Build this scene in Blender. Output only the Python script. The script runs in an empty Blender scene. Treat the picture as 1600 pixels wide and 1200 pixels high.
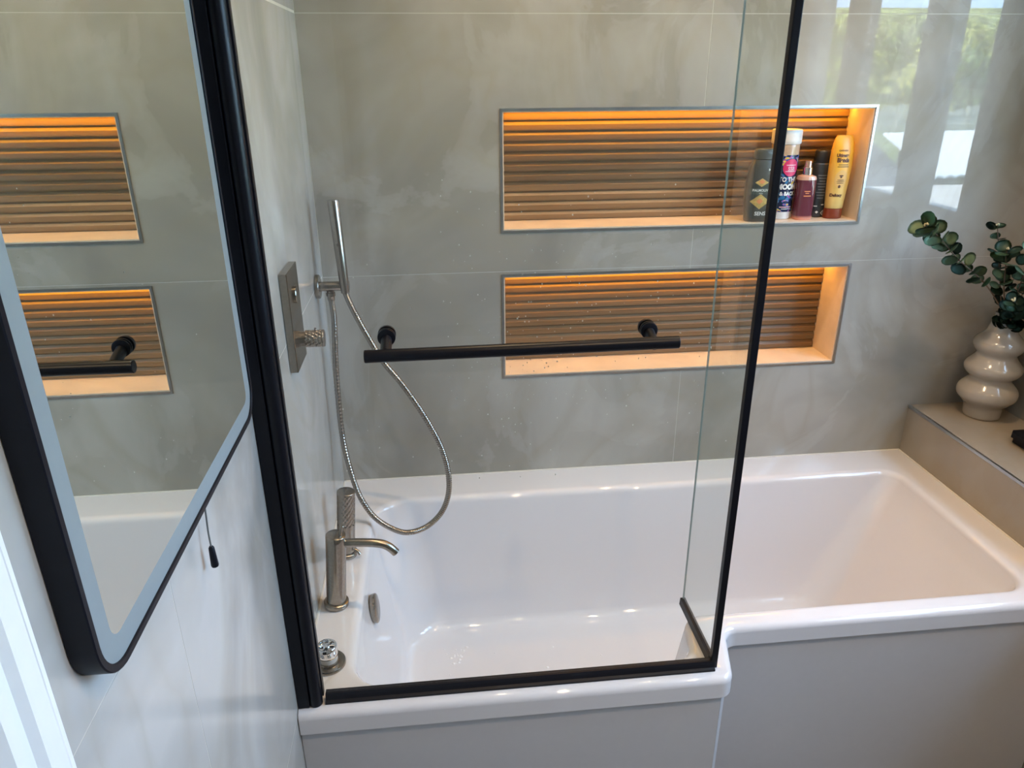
import bpy, bmesh, math, random
from mathutils import Vector, Matrix
random.seed(7)
C = bpy.context.scene.collection
PI = math.pi
S = bpy.context.scene

# ---------------------------------------------------------------- camera, world, lights, exposure
cam_d = bpy.data.cameras.new('camera'); cam = bpy.data.objects.new('camera', cam_d); C.objects.link(cam)
cam_d.sensor_width = 36.0; cam_d.lens = 1155.6/1600*36; cam_d.clip_start = 0.02; cam_d.clip_end = 500
def cam_axes(pitch, roll, yaw):
    f = Vector((math.sin(yaw)*math.cos(pitch), math.cos(yaw)*math.cos(pitch), -math.sin(pitch)))
    r = Vector((math.cos(yaw), -math.sin(yaw), 0)); u = r.cross(f)
    return math.cos(roll)*r+math.sin(roll)*u, -math.sin(roll)*r+math.cos(roll)*u, f
r_, u_, f_ = cam_axes(0.3975, -0.00626, 0.10346)
M = Matrix((r_, u_, -f_)).transposed().to_4x4(); M.translation = Vector((0.292, -1.9075, 1.0855))
cam.matrix_world = M
S.camera = cam
S.view_settings.view_transform = 'Standard'; S.view_settings.look = 'None'
S.view_settings.gamma = 1; S.view_settings.use_curve_mapping = False
S.view_settings.exposure = 1.0
S.cycles.use_denoising = True
S.cycles.max_bounces = 14; S.cycles.transparent_max_bounces = 24; S.cycles.glossy_bounces = 6
S.cycles.caustics_reflective = False; S.cycles.caustics_refractive = False
S.cycles.sample_clamp_indirect = 6

SKY = 11.5
world = bpy.data.worlds.new('world'); S.world = world; world.use_nodes = True
wn = world.node_tree; wn.nodes.clear()
wo = wn.nodes.new('ShaderNodeOutputWorld'); wb = wn.nodes.new('ShaderNodeBackground')
wtc = wn.nodes.new('ShaderNodeTexCoord'); wsp = wn.nodes.new('ShaderNodeSeparateXYZ'); wr_ = wn.nodes.new('ShaderNodeValToRGB')
wn.links.new(wtc.outputs['Generated'], wsp.inputs[0]); wn.links.new(wsp.outputs['Z'], wr_.inputs['Fac'])
wr_.color_ramp.elements[0].position = 0; wr_.color_ramp.elements[0].color = (.45, .69, 1.0, 1)      # hazy horizon
wr_.color_ramp.elements[1].position = 1; wr_.color_ramp.elements[1].color = (.42, .66, 1.0, 1)      # zenith
wb.inputs['Strength'].default_value = SKY
wn.links.new(wr_.outputs['Color'], wb.inputs[0]); wn.links.new(wb.outputs[0], wo.inputs[0])

def light(name, kind, loc, energy, color, **k):
    d = bpy.data.lights.new(name, kind); o = bpy.data.objects.new(name, d); C.objects.link(o)
    o.location = loc; d.energy = energy; d.color = color
    for a, v in k.items(): setattr(d, a, v)
    return o
sun = light('sun', 'SUN', (0, 0, 20), 32, (1, .97, .91), angle=math.radians(.6))
sun.rotation_euler = Vector((.62, -.1, -.75)).to_track_quat('-Z', 'Y').to_euler()
DOWN_W = 15.0
DOWNLIGHTS = [(.50, -.50), (1.15, -.50), (.80, -1.65), (1.45, -1.65)]
WARM = (1, .68, .39)
LED_STRENGTH = 14.0
portal = light('window_portal', 'AREA', (1.985, -1.03, 1.155), 1, (1, 1, 1), shape='RECTANGLE', size=1.39, size_y=1.16)
portal.rotation_euler = Vector((-1, 0, 0)).to_track_quat('-Z', 'Y').to_euler()
portal.rotation_euler = (Matrix(((0, 0, 1), (1, 0, 0), (0, 1, 0)))).to_euler()
portal.data.cycles.is_portal = True

# ---------------------------------------------------------------- materials
def new_mat(name):
    m = bpy.data.materials.new(name); m.use_nodes = True
    return m, m.node_tree, m.node_tree.nodes['Principled BSDF']
def P(name, color, rough=.5, metal=0, bump=0, bscale=60, ior=1.5, vary=.04, coat=0, emit=None, trans=0, sub=0):
    m, t, b = new_mat(name)
    b.inputs['Roughness'].default_value = rough; b.inputs['Metallic'].default_value = metal
    b.inputs['IOR'].default_value = ior; b.inputs['Coat Weight'].default_value = coat
    b.inputs['Coat Roughness'].default_value = .05
    b.inputs['Transmission Weight'].default_value = trans
    tc = t.nodes.new('ShaderNodeTexCoord'); n = t.nodes.new('ShaderNodeTexNoise'); n.inputs['Scale'].default_value = bscale
    n.inputs['Detail'].default_value = 3
    t.links.new(tc.outputs['Object'], n.inputs['Vector'])
    r = t.nodes.new('ShaderNodeValToRGB')
    r.color_ramp.elements[0].position = .3; r.color_ramp.elements[1].position = .7
    r.color_ramp.elements[0].color = tuple(c*(1-vary) for c in color)+(1,)
    r.color_ramp.elements[1].color = tuple(min(1, c*(1+vary)) for c in color)+(1,)
    t.links.new(n.outputs['Fac'], r.inputs['Fac']); t.links.new(r.outputs['Color'], b.inputs['Base Color'])
    if bump:
        bp = t.nodes.new('ShaderNodeBump'); bp.inputs['Strength'].default_value = bump; bp.inputs['Distance'].default_value = .002
        t.links.new(n.outputs['Fac'], bp.inputs['Height']); t.links.new(bp.outputs['Normal'], b.inputs['Normal'])
    if emit:
        b.inputs['Emission Color'].default_value = emit[0]+(1,); b.inputs['Emission Strength'].default_value = emit[1]
    return m

def tile_mat(name, scale=1.0, rough=.015, lo=(.242, .228, .200), mid=(.298, .285, .250), hi=(.392, .378, .340), torn=.26):
    m, t, b = new_mat(name)
    geo = t.nodes.new('ShaderNodeNewGeometry')
    def noise(s, det, dist, off=(0, 0, 0), rg=.55):
        mp = t.nodes.new('ShaderNodeMapping'); mp.inputs['Location'].default_value = off
        mp.inputs['Scale'].default_value = (1, 1, .8)
        t.links.new(geo.outputs['Position'], mp.inputs['Vector'])
        n = t.nodes.new('ShaderNodeTexNoise'); n.inputs['Scale'].default_value = s*scale; n.inputs['Detail'].default_value = det
        n.inputs['Distortion'].default_value = dist; n.inputs['Roughness'].default_value = rg
        t.links.new(mp.outputs[0], n.inputs['Vector']); return n
    n1 = noise(2.4, 4, .7); n2 = noise(2.6, 6, 1.3, (3, 1, 7), .58); n3 = noise(1.6, 3, 3.5, (9, 2, 4), .4)
    r1 = t.nodes.new('ShaderNodeValToRGB'); e = r1.color_ramp.elements
    e[0].position = .32; e[0].color = lo+(1,); e[1].position = .66; e[1].color = hi+(1,)
    x = e.new(.48); x.color = mid+(1,)
    t.links.new(n1.outputs['Fac'], r1.inputs['Fac'])
    # torn-edged pale patches, as in plaster-look porcelain
    r2 = t.nodes.new('ShaderNodeValToRGB'); e = r2.color_ramp.elements
    e[0].position = .53; e[0].color = (0, 0, 0, 1); e[1].position = .60; e[1].color = (1, 1, 1, 1)
    x = e.new(.545); x.color = (.55, .55, .55, 1)
    x = e.new(.75); x.color = (.35, .35, .35, 1)
    t.links.new(n2.outputs['Fac'], r2.inputs['Fac'])
    mx = t.nodes.new('ShaderNodeMix'); mx.data_type = 'RGBA'; mx.blend_type = 'MIX'
    mul = t.nodes.new('ShaderNodeMath'); mul.operation = 'MULTIPLY'; mul.inputs[1].default_value = torn
    t.links.new(r2.outputs['Color'], mul.inputs[0]); t.links.new(mul.outputs[0], mx.inputs[0])
    t.links.new(r1.outputs['Color'], mx.inputs[6]); mx.inputs[7].default_value = (.50, .495, .47, 1)
    # thin darker veins
    r3 = t.nodes.new('ShaderNodeValToRGB'); e = r3.color_ramp.elements
    e[0].position = .42; e[0].color = (0, 0, 0, 1); e[1].position = .60; e[1].color = (0, 0, 0, 1)
    x = e.new(.495); x.color = (1, 1, 1, 1)
    t.links.new(n3.outputs['Fac'], r3.inputs['Fac'])
    mul2 = t.nodes.new('ShaderNodeMath'); mul2.operation = 'MULTIPLY'; mul2.inputs[1].default_value = .30
    t.links.new(r3.outputs['Color'], mul2.inputs[0])
    mx2 = t.nodes.new('ShaderNodeMix'); mx2.data_type = 'RGBA'
    t.links.new(mul2.outputs[0], mx2.inputs[0]); t.links.new(mx.outputs[2], mx2.inputs[6]); mx2.inputs[7].default_value = (mid[0]*1.03, mid[1]*.97, mid[2]*.84, 1)
    t.links.new(mx2.outputs[2], b.inputs['Base Color'])
    b.inputs['Roughness'].default_value = rough; b.inputs['IOR'].default_value = 1.47
    return m

def wood_slat_mat():
    m, t, b = new_mat('wood_look_slat')
    geo = t.nodes.new('ShaderNodeNewGeometry')
    mp = t.nodes.new('ShaderNodeMapping'); mp.inputs['Scale'].default_value = (.8, 6, 34)
    t.links.new(geo.outputs['Position'], mp.inputs['Vector'])
    n = t.nodes.new('ShaderNodeTexNoise'); n.inputs['Scale'].default_value = 1.2; n.inputs['Detail'].default_value = 6; n.inputs['Distortion'].default_value = .1
    t.links.new(mp.outputs[0], n.inputs['Vector'])
    r = t.nodes.new('ShaderNodeValToRGB'); e = r.color_ramp.elements
    e[0].position = .3; e[0].color = (.175, .105, .048, 1); e[1].position = .72; e[1].color = (.25, .152, .072, 1)
    t.links.new(n.outputs['Fac'], r.inputs['Fac']); t.links.new(r.outputs['Color'], b.inputs['Base Color'])
    b.inputs['Roughness'].default_value = .42
    return m

def glass_mat(name, tint, refl_ior=1.5, rough=0.0):
    m, t, b = new_mat(name); t.nodes.remove(b)
    out = t.nodes['Material Output']
    tr = t.nodes.new('ShaderNodeBsdfTransparent'); tr.inputs[0].default_value = tint+(1,)
    gl = t.nodes.new('ShaderNodeBsdfGlossy'); gl.inputs['Roughness'].default_value = rough
    fr = t.nodes.new('ShaderNodeFresnel'); fr.inputs['IOR'].default_value = refl_ior
    mx = t.nodes.new('ShaderNodeMixShader')
    geo = t.nodes.new('ShaderNodeNewGeometry')          # front faces only, so that the exit face does not mirror totally
    inv = t.nodes.new('ShaderNodeMath'); inv.operation = 'SUBTRACT'; inv.inputs[0].default_value = 1
    mul = t.nodes.new('ShaderNodeMath'); mul.operation = 'MULTIPLY'
    t.links.new(geo.outputs['Backfacing'], inv.inputs[1]); t.links.new(inv.outputs[0], mul.inputs[0]); t.links.new(fr.outputs[0], mul.inputs[1])
    t.links.new(mul.outputs[0], mx.inputs[0]); t.links.new(tr.outputs[0], mx.inputs[1]); t.links.new(gl.outputs[0], mx.inputs[2])
    t.links.new(mx.outputs[0], out.inputs[0])
    return m

M_TILE = tile_mat('grey_porcelain_tile')
M_TILE_DAYLIT = tile_mat('grey_porcelain_tile_honed_daylit', 1.0, .16, (.29, .285, .27), (.39, .385, .365), (.53, .525, .51))  # same tile, rougher, its colour lightened to stand in for window light
M_GROUT = P('pale_grout', (.52, .505, .455), .8)
M_BATH = P('white_acrylic', (.68, .675, .695), .035, vary=.0, coat=.3)
M_PANEL = P('white_panel', (.53, .53, .545), .28, vary=.01)
M_BLACK = P('matt_black_metal', (.003, .004, .008), .36, vary=.1, ior=1.33)
M_BLACKSAT = P('satin_black_frame', (.005, .006, .011), .42, vary=.1, ior=1.3)
M_SEAL = P('black_rubber_seal', (.006, .007, .011), .42, ior=1.33)
M_CHROME = P('chrome', (.85, .86, .88), .06, 1, vary=.0)
M_TRIM = P('brushed_steel_trim', (.50, .51, .52), .28, 1, vary=.05)
M_NICKEL = P('brushed_nickel', (.335, .30, .255), .22, 1, vary=.12, bscale=200)
M_HOSE = P('nickel_hose', (.34, .31, .27), .22, 1, vary=.1)
M_SLAT = wood_slat_mat()
M_NICHE = P('pale_niche_tile', (.68, .56, .43), .35, vary=.08, bscale=14)
M_GLASS = glass_mat('clear_shower_glass', (.957, .972, .962))
M_GLASSEDGE = P('glass_edge', (.30, .36, .33), .15, vary=.02)
M_WINGLASS = glass_mat('window_glass', (.97, .98, .98))
M_UPVC = P('grey_window_plastic', (.20, .195, .19), .3, vary=.01)
M_PAINT = P('painted_plaster', (.42, .40, .36), .7, vary=.02)
M_CEIL = P('white_ceiling_paint', (.60, .59, .56), .8, vary=.01)
M_WOODWORK = P('white_gloss_woodwork', (.80, .84, .86), .3, vary=.01)
M_VASE = P('cream_ceramic', (.36, .325, .275), .16, vary=.03, bscale=25, coat=.5)
M_FLOOR = P('dark_grey_floor_tile', (.22, .21, .19), .3, vary=.15, bscale=5)
M_CORD = P('grey_cord', (.10, .11, .11), .6)

# ---------------------------------------------------------------- mesh helpers
def BM(): return bmesh.new()
def box(bm, x0, x1, y0, y1, z0, z1, bev=0, seg=2):
    vs = [bm.verts.new((x, y, z)) for x in (x0, x1) for y in (y0, y1) for z in (z0, z1)]
    fs = [(0, 1, 3, 2), (4, 6, 7, 5), (0, 4, 5, 1), (2, 3, 7, 6), (0, 2, 6, 4), (1, 5, 7, 3)]
    F = [bm.faces.new([vs[i] for i in f]) for f in fs]
    if bev:
        es = list({e for f in F for e in f.edges})
        bmesh.ops.bevel(bm, geom=es, offset=bev, segments=seg, affect='EDGES', profile=.6)
    return bm
def frame_of(d):
    d = d.normalized(); a = Vector((0, 0, 1)) if abs(d.z) < .9 else Vector((1, 0, 0))
    u = d.cross(a).normalized(); return u, d.cross(u).normalized()
def ring(bm, c, u, v, r, n, ry=None):
    ry = r if ry is None else ry
    return [bm.verts.new(c+u*(r*math.cos(2*PI*i/n))+v*(ry*math.sin(2*PI*i/n))) for i in range(n)]
def bridge(bm, a, b):
    n = len(a)
    for i in range(n): bm.faces.new((a[i], a[(i+1) % n], b[(i+1) % n], b[i]))
def lathe(bm, base, axis, prof, n=32, fn=None, cap=True):
    """prof: list of (distance along axis, radius)"""
    base = Vector(base); axis = Vector(axis).normalized(); u, v = frame_of(axis); rs = []
    for h, r in prof:
        rr = []
        for i in range(n):
            a = 2*PI*i/n; q = r if fn is None else fn(a, h, r)
            rr.append(bm.verts.new(base+axis*h+u*(q*math.cos(a))+v*(q*math.sin(a))))
        rs.append(rr)
    for a, b in zip(rs, rs[1:]): bridge(bm, a, b)
    if cap: bm.faces.new(rs[0][::-1]); bm.faces.new(rs[-1])
    return bm
def catmull(pts, k=8):
    pts = [Vector(p) for p in pts]; P_ = [pts[0]*2-pts[1]]+pts+[pts[-1]*2-pts[-2]]; out = []
    for i in range(1, len(P_)-2):
        a, b, c, d = P_[i-1:i+3]
        for j in range(k):
            t = j/k
            out.append(.5*((2*b)+(c-a)*t+(2*a-5*b+4*c-d)*t*t+(3*b-a-3*c+d)*t**3))
    out.append(pts[-1]); return out
def tube(bm, pts, r, n=12, rf=None):
    pts = [Vector(p) for p in pts]; prev = None; u = None; rs = []
    for i, p in enumerate(pts):
        d = (pts[min(i+1, len(pts)-1)]-pts[max(i-1, 0)]).normalized()
        if u is None: u, _ = frame_of(d)
        else: u = (u-d*u.dot(d)).normalized()
        v = d.cross(u); q = r if rf is None else rf(i, len(pts))
        rs.append(ring(bm, p, u, v, q, n))
    for a, b in zip(rs, rs[1:]): bridge(bm, a, b)
    bm.faces.new(rs[0][::-1]); bm.faces.new(rs[-1]); return bm
def obj(name, bm, mat, parent=None, smooth=False, angle=40):
    bmesh.ops.recalc_face_normals(bm, faces=bm.faces)
    me = bpy.data.meshes.new(name); bm.to_mesh(me); bm.free()
    if smooth:
        me.polygons.foreach_set('use_smooth', [True]*len(me.polygons))
        me.set_sharp_from_angle(angle=math.radians(angle))
    for m in (mat if isinstance(mat, (list, tuple)) else [mat]): me.materials.append(m)
    o = bpy.data.objects.new(name, me); C.objects.link(o)
    if parent: attach(o, parent)
    return o
def attach(o, parent):
    bpy_mw = parent_world(parent)
    o.parent = parent; o.matrix_parent_inverse = bpy_mw.inverted()
def parent_world(p):
    m = p.matrix_basis.copy()
    return (parent_world(p.parent) @ p.matrix_parent_inverse @ m) if p.parent else m
def empty(name, loc, label=None, cat=None, group=None, kind=None):
    o = bpy.data.objects.new(name, None); C.objects.link(o); o.location = loc; o.empty_display_size = .05
    tag(o, label, cat, group, kind); return o
def tag(o, label=None, cat=None, group=None, kind=None):
    for k, v in (('label', label), ('category', cat), ('group', group), ('kind', kind)):
        if v: o[k] = v
    return o
def rounded(pts, radii, seg=8):
    """closed 2D polygon with rounded corners: same number of points for every call with the same corners"""
    n = len(pts); out = []
    for i in range(n):
        p = Vector(pts[i]); a = Vector(pts[i-1]); b = Vector(pts[(i+1) % n])
        da = (a-p).normalized(); db = (b-p).normalized(); ang = da.angle(db); r = radii[i]
        t = r/math.tan(ang/2); pa = p+da*t; pb = p+db*t
        c = p+(da+db).normalized()*(r/math.sin(ang/2))
        va = pa-c; vb = pb-c
        th = math.atan2(va.x*vb.y-va.y*vb.x, va.dot(vb))
        for k in range(seg+1):
            q = th*k/seg; out.append(c+Vector((va.x*math.cos(q)-va.y*math.sin(q), va.x*math.sin(q)+va.y*math.cos(q))))
    return out

# ================================================================= THE ROOM
FZ = -.56; CZ = 1.84; W = 1.965; YN = -2.62
NX0, NX1 = .469, 1.432
NICHES = [(.304, .590), (.710, 1.002)]
ND = .13
def wall_with_holes(bm, x0, x1, z0, z1, holes, y0, y1):
    xs = sorted({x0, x1}|{v for h in holes for v in h[:2] if x0 < v < x1}); zs = sorted({z0, z1}|{v for h in holes for v in h[2:] if z0 < v < z1})
    for a, b in zip(xs, xs[1:]):
        for c, d in zip(zs, zs[1:]):
            mx, mz = (a+b)/2, (c+d)/2
            if any(h[0] < mx < h[1] and h[2] < mz < h[3] for h in holes): continue
            box(bm, a, b, y0, y1, c, d)
    bmesh.ops.remove_doubles(bm, verts=bm.verts, dist=1e-6)
    return bm
holes = [(NX0, NX1, z0, z1) for z0, z1 in NICHES]
G = .0016
wall_back = obj('wall_back', wall_with_holes(BM(), -.12, W+.12, FZ, CZ, holes, .0004, .16), M_GROUT); wall_back['kind'] = 'structure'
ZR = [(-.617, -.007), (-.007, .603), (.603, 1.2145), (1.2145, 1.826)]
for z0, z1 in ZR:
    for x0, x1 in ((0, .977), (.977, W)):
        bm = wall_with_holes(BM(), x0+G/2, x1-G/2, max(FZ, z0+G/2), min(CZ, z1-G/2), holes, 0, .0018)
        obj('tile', bm, M_TILE, wall_back)
# left wall (tiles proud of the grout by 1.8 mm)
wall_left = obj('wall_left', box(BM(), -.14, -.0002, YN, .0006, FZ, CZ), M_GROUT); wall_left['kind'] = 'structure'
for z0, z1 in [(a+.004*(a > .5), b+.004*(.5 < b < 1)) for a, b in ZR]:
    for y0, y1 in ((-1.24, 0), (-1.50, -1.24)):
        obj('tile', box(BM(), -.0018, 0, y0+G/2, y1-G/2, max(FZ, z0+G/2), min(CZ, z1-G/2)), M_TILE_DAYLIT, wall_left)
# wall behind the camera, floor, ceiling
wf = obj('wall_front', box(BM(), -.14, W+.2, YN-.14, YN, FZ, CZ), M_TILE); wf['kind'] = 'structure'
fl = obj('floor', box(BM(), -.14, W+.2, YN-.14, .16, FZ-.12, FZ), M_FLOOR); fl['kind'] = 'structure'
ce = obj('ceiling', box(BM(), -.3, W+.3, YN-.3, .3, CZ, CZ+.2), M_CEIL); ce['kind'] = 'structure'
# right wall with the window opening
WY0, WY1, WZ0, WZ1 = -1.73, -.332, .570, 1.74
bm = BM()
box(bm, W, W+.22, YN-.14, WY0, FZ, CZ); box(bm, W, W+.22, WY1, .16, FZ, CZ)
box(bm, W, W+.22, WY0, WY1, FZ, WZ0); box(bm, W, W+.22, WY0, WY1, WZ1, CZ)
wr = obj('wall_right', bm, M_PAINT); wr['kind'] = 'structure'
for y0, y1 in ((-1.24, 0), (-2.48, -1.24)):
    for z0, z1 in ZR:
        bm = BM()
        ys = sorted({y0, y1}|{v for v in (WY0, WY1) if y0 < v < y1}); zz0, zz1 = max(FZ, z0), min(CZ, z1)
        zs = sorted({zz0, zz1}|{v for v in (WZ0, WZ1) if zz0 < v < zz1})
        n = 0
        for a, b in zip(ys, ys[1:]):
            for c, d in zip(zs, zs[1:]):
                if WY0 < (a+b)/2 < WY1 and WZ0 < (c+d)/2 < WZ1: continue
                box(bm, W-.0018, W, a+G/2*(a == y0), b-G/2*(b == y1), c+G/2*(c == zz0), d-G/2*(d == zz1)); n += 1
        if n: obj('tile', bm, M_TILE, wr)
        else: bm.free()
# the window: white frame, three lights
win = empty('window_1', (W+.10, -.97, WZ0)); win['kind'] = 'structure'
X0, X1 = W+.065, W+.125
bm = BM()
f = .030
box(bm, X0, X1, WY0, WY1, WZ0, WZ0+f); box(bm, X0, X1, WY0, WY1, WZ1-f, WZ1)
box(bm, X0, X1, WY0, WY0+f, WZ0+f, WZ1-f); box(bm, X0, X1, WY1-f, WY1, WZ0+f, WZ1-f)
obj('window_frame', bm, M_UPVC, win)
mull = [(-.75, -.69), (-1.285, -1.224)]
for a, b in mull: obj('mullion', box(BM(), X0-.01, X1, a, b, WZ0+f, WZ1-f, .004), M_UPVC, win)
edges = [WY1-f, -.69, -.75, -1.224, -1.285, WY0+f]
for y1, y0 in zip(edges[::2], edges[1::2]):
    s = .050; bm = BM(); za, zb = WZ0+f, WZ1-f
    box(bm, X0+.005, X1-.01, y0, y1, za, za+s); box(bm, X0+.005, X1-.01, y0, y1, zb-s, zb)
    box(bm, X0+.005, X1-.01, y0, y0+s, za+s, zb-s); box(bm, X0+.005, X1-.01, y1-s, y1, za+s, zb-s)
    sash = obj('sash', bm, M_UPVC, win)
    obj('pane', box(BM(), X0+.025, X0+.031, y0+s, y1-s, za+s, zb-s), M_WINGLASS, sash)
# door frame on the left wall, beside the mirror
tr = empty('door_1', (0, -1.60, FZ)); tr['kind'] = 'structure'
bm = BM()
prof = [(0, -1.483), (.012, -1.483), (.015, -1.487), (.015, -1.497), (.021, -1.500), (.024, -1.506), (.024, -1.524), (.019, -1.529), (.019, -1.545), (.012, -1.550), (0, -1.550)]
lo = [bm.verts.new((x, y, FZ)) for x, y in prof]; hi_ = [bm.verts.new((x, y, 1.5)) for x, y in prof]
bridge(bm, lo, hi_); bm.faces.new(lo[::-1]); bm.faces.new(hi_)
obj('architrave', bm, M_WOODWORK, tr)
bm = BM(); box(bm, 0, .009, -2.30, -1.552, FZ+.01, 1.45); db = obj('door_leaf', bm, M_WOODWORK, tr)
for z0, z1 in ((-.35, .25), (.42, 1.3)):
    for y0, y1 in ((-1.88, -1.66), (-2.20, -1.98)):
        obj('door_panel', box(BM(), .009, .016, y0, y1, z0, z1, .004), M_WOODWORK, db)

# ================================================================= NICHES
def niche(z0, z1, label, k):
    t = empty('wall_niche', ((NX0+NX1)/2, .065, z0), label, 'niche', 'lit wall niches above the bath')
    th = .004; e = .0005
    obj('niche_floor', box(BM(), NX0+e, NX1-e, .001, ND, z0+e, z0+th), M_NICHE, t)
    obj('niche_ceiling', box(BM(), NX0+e, NX1-e, .001, ND, z1-th, z1-e), M_NICHE, t)
    obj('niche_side', box(BM(), NX0+e, NX0+th, .001, ND, z0+th, z1-th), M_NICHE, t)
    obj('niche_side', box(BM(), NX1-th, NX1-e, .001, ND, z0+th, z1-th), M_NICHE, t)
    za, zb = z0+th, z1-th
    obj('back_board', box(BM(), NX0+th, NX1-th, ND-.006, ND, za, zb), M_SLAT, t)
    n = 11; p = (zb-za)/n; me = None
    for i in range(n):
        c = za+p*(i+.5)
        if me is None:
            bm = BM(); x0, x1 = NX0+th+.001-t.location.x, NX1-th-.001-t.location.x
            # fluted slat: flat face with a chamfered upper lip
            pr = [(0, -p*.44), (-.0062, -p*.43), (-.0066, -p*.3), (-.0066, p*.08), (-.0058, p*.13), (0, p*.46)]
            a = [bm.verts.new((x0, y, z)) for y, z in pr]; b = [bm.verts.new((x1, y, z)) for y, z in pr]
            bridge(bm, a, b); bm.faces.new(a); bm.faces.new(b[::-1])
            o = obj('slat', bm, M_SLAT); me = o.data
        else:
            o = bpy.data.objects.new('slat', me); C.objects.link(o)
        o.parent = t; o.location = (0, ND-.006-t.location.y, c-t.location.z)
    # polished edge trim around the opening
    bm = BM(); w = .0042; y0, y1 = -.0022, .006
    A = (NX0-.001, NX1+.001, z0-.001, z1+.001)
    o_ = [(A[0]-w, A[2]-w), (A[1]+w, A[2]-w), (A[1]+w, A[3]+w), (A[0]-w, A[3]+w)]; i_ = [(A[0]+.002, A[2]+.002), (A[1]-.002, A[2]+.002), (A[1]-.002, A[3]-.002), (A[0]+.002, A[3]-.002)]
    L = [[bm.verts.new((x, y, z)) for x, z in q] for q, y in ((o_, .0), (o_, y0), (i_, y0), (i_, y1))]
    for a, b in zip(L, L[1:]): bridge(bm, a, b)
    obj('edge_trim', bm, M_TRIM, t)
    # LED strip let into the ceiling at the back
    bm = BM(); box(bm, NX0+.015, NX1-.015, ND-.040, ND-.026, zb-.0035, zb-.0005)
    led = obj('led_strip', bm, M_LED, t)
    return t
M_LED = P('amber_led', (1, .6, .2), .5, emit=((1, .44, .03), LED_STRENGTH))
n_low = niche(*NICHES[0], 'lower lit niche with brown ribbed back, empty, just above the bath', 0)
n_up = niche(*NICHES[1], 'upper lit niche with brown ribbed back, holding the toiletry bottles', 1)

# ================================================================= LEDGE (tiled boxing at the bath's end)
L0 = 1.7; LZ = .151
ledge = empty('tiled_ledge', (1.83, -.6, FZ), 'beige tiled ledge at the right end of the bath, under the vase', 'ledge')
M_LTILE = tile_mat('beige_ledge_tile', 1.0, .12, (.29, .25, .20), (.31, .27, .215), (.34, .30, .24), .08)
obj('front_tile', box(BM(), L0+.0005, L0+.012, -1.24, -.0005, FZ+.001, LZ-.004), M_LTILE, ledge)
obj('front_tile', box(BM(), L0+.0005, L0+.012, -1.60, -1.242, FZ+.001, LZ-.004), M_LTILE, ledge)
obj('top_tile', box(BM(), L0+.006, W-.0025, -1.24, -.0005, LZ-.010, LZ), M_LTILE, ledge)
obj('top_tile', box(BM(), L0+.006, W-.0025, -1.60, -1.242, LZ-.010, LZ), M_LTILE, ledge)
obj('edge_trim', box(BM(), L0-.001, L0+.006, -1.60, -.0005, LZ-.008, LZ+.0008, .001), M_TRIM, ledge)
obj('carcass', box(BM(), L0+.012, W-.004, -1.60, -.001, FZ+.001, LZ-.011), M_GROUT, ledge)

# ================================================================= BATH
bath = empty('bath', (.85, -.4, FZ), 'white L-shaped shower bath along the grey tiled back wall', 'bath')
OUT = [(.001, -.001), (L0-.001, -.001), (L0-.001, -.72), (.866, -.72), (.832, -.855), (.001, -.855)]
ORAD = [.002, .002, .002, .035, .030, .002]
def inset(pts, d):  # parallel inset of a CW polygon
    n = len(pts); out = []
    for i in range(n):
        p, a, b = Vector(pts[i]), Vector(pts[i-1]), Vector(pts[(i+1) % n])
        e1, e2 = (p-a).normalized(), (b-p).normalized()
        n1, n2 = Vector((e1.y, -e1.x)), Vector((e2.y, -e2.x))
        q = (n1+n2)/(1+n1.dot(n2)); out.append(tuple(p+q*d))
    return out
def wallfix(q):  # the edges against the walls stay straight and full height
    return [(.001 if i in (0, 5) else (L0-.001 if i in (1, 2) else p[0]), -.001 if i in (0, 1) else p[1]) for i, p in enumerate(q)]
INN = [(.095, -.128), (1.605, -.128), (1.605, -.662), (.790, -.662), (.768, -.790), (.095, -.790)]
IRAD = [.10, .045, .060, .05, .05, .07]
FLR = [(.165, -.178), (1.385, -.178), (1.385, -.615), (.755, -.615), (.735, -.735), (.165, -.735)]
bm = BM(); loops = []
def loop2(p2, z): return [bm.verts.new((q.x, q.y, z)) for q in p2]
def lerp(a, b, t): return [tuple(Vector(p).lerp(Vector(q), t)) for p, q in zip(a, b)]
def lr(a, b, t): return [x*(1-t)+y*t for x, y in zip(a, b)]
loops.append(loop2(rounded(wallfix(inset(OUT, .010)), [max(.001, r-.008*(1 if i == 4 else 0)) for i, r in enumerate(ORAD)]), -.048))
loops.append(loop2(rounded(OUT, ORAD), -.048))
R = .014
for k in range(0, 5):
    a = PI/2*k/4; d = R*(1-math.cos(a)); z = -R+R*math.sin(a)
    # only the front edges are rounded; wall edges keep straight
    q = wallfix(inset(OUT, d)); rr = [max(.0015, r-d) if i in (0, 1, 2, 4, 5) else r+d for i, r in enumerate(ORAD)]
    if k == 0: loops.append(loop2(rounded(OUT, ORAD), -R-.001))
    loops.append(loop2(rounded(q, rr), z))
IR2 = .020
inn_out = inset(INN, -IR2)
for k in range(0, 7):
    a = PI/2*k/6; d = IR2*math.sin(a)*1.0; z = -IR2*(1-math.cos(a))
    q = inset(INN, -IR2+d); rr = [r+IR2-d if i != 3 else r-IR2+d for i, r in enumerate(IRAD)]
    loops.append(loop2(rounded(q, rr), z))
FR = [.12, .09, .09, .05, .09, .10]
ZB = -.40
for t in (.12, .3, .5, .7, .86):
    loops.append(loop2(rounded(lerp(INN, FLR, t*.92), lr(IRAD, FR, t)), -IR2+(ZB+.03+IR2)*t))
loops.append(loop2(rounded(lerp(INN, FLR, .96), FR), ZB+.022))
loops.append(loop2(rounded(inset(FLR, .004), FR), ZB+.009))
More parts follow.
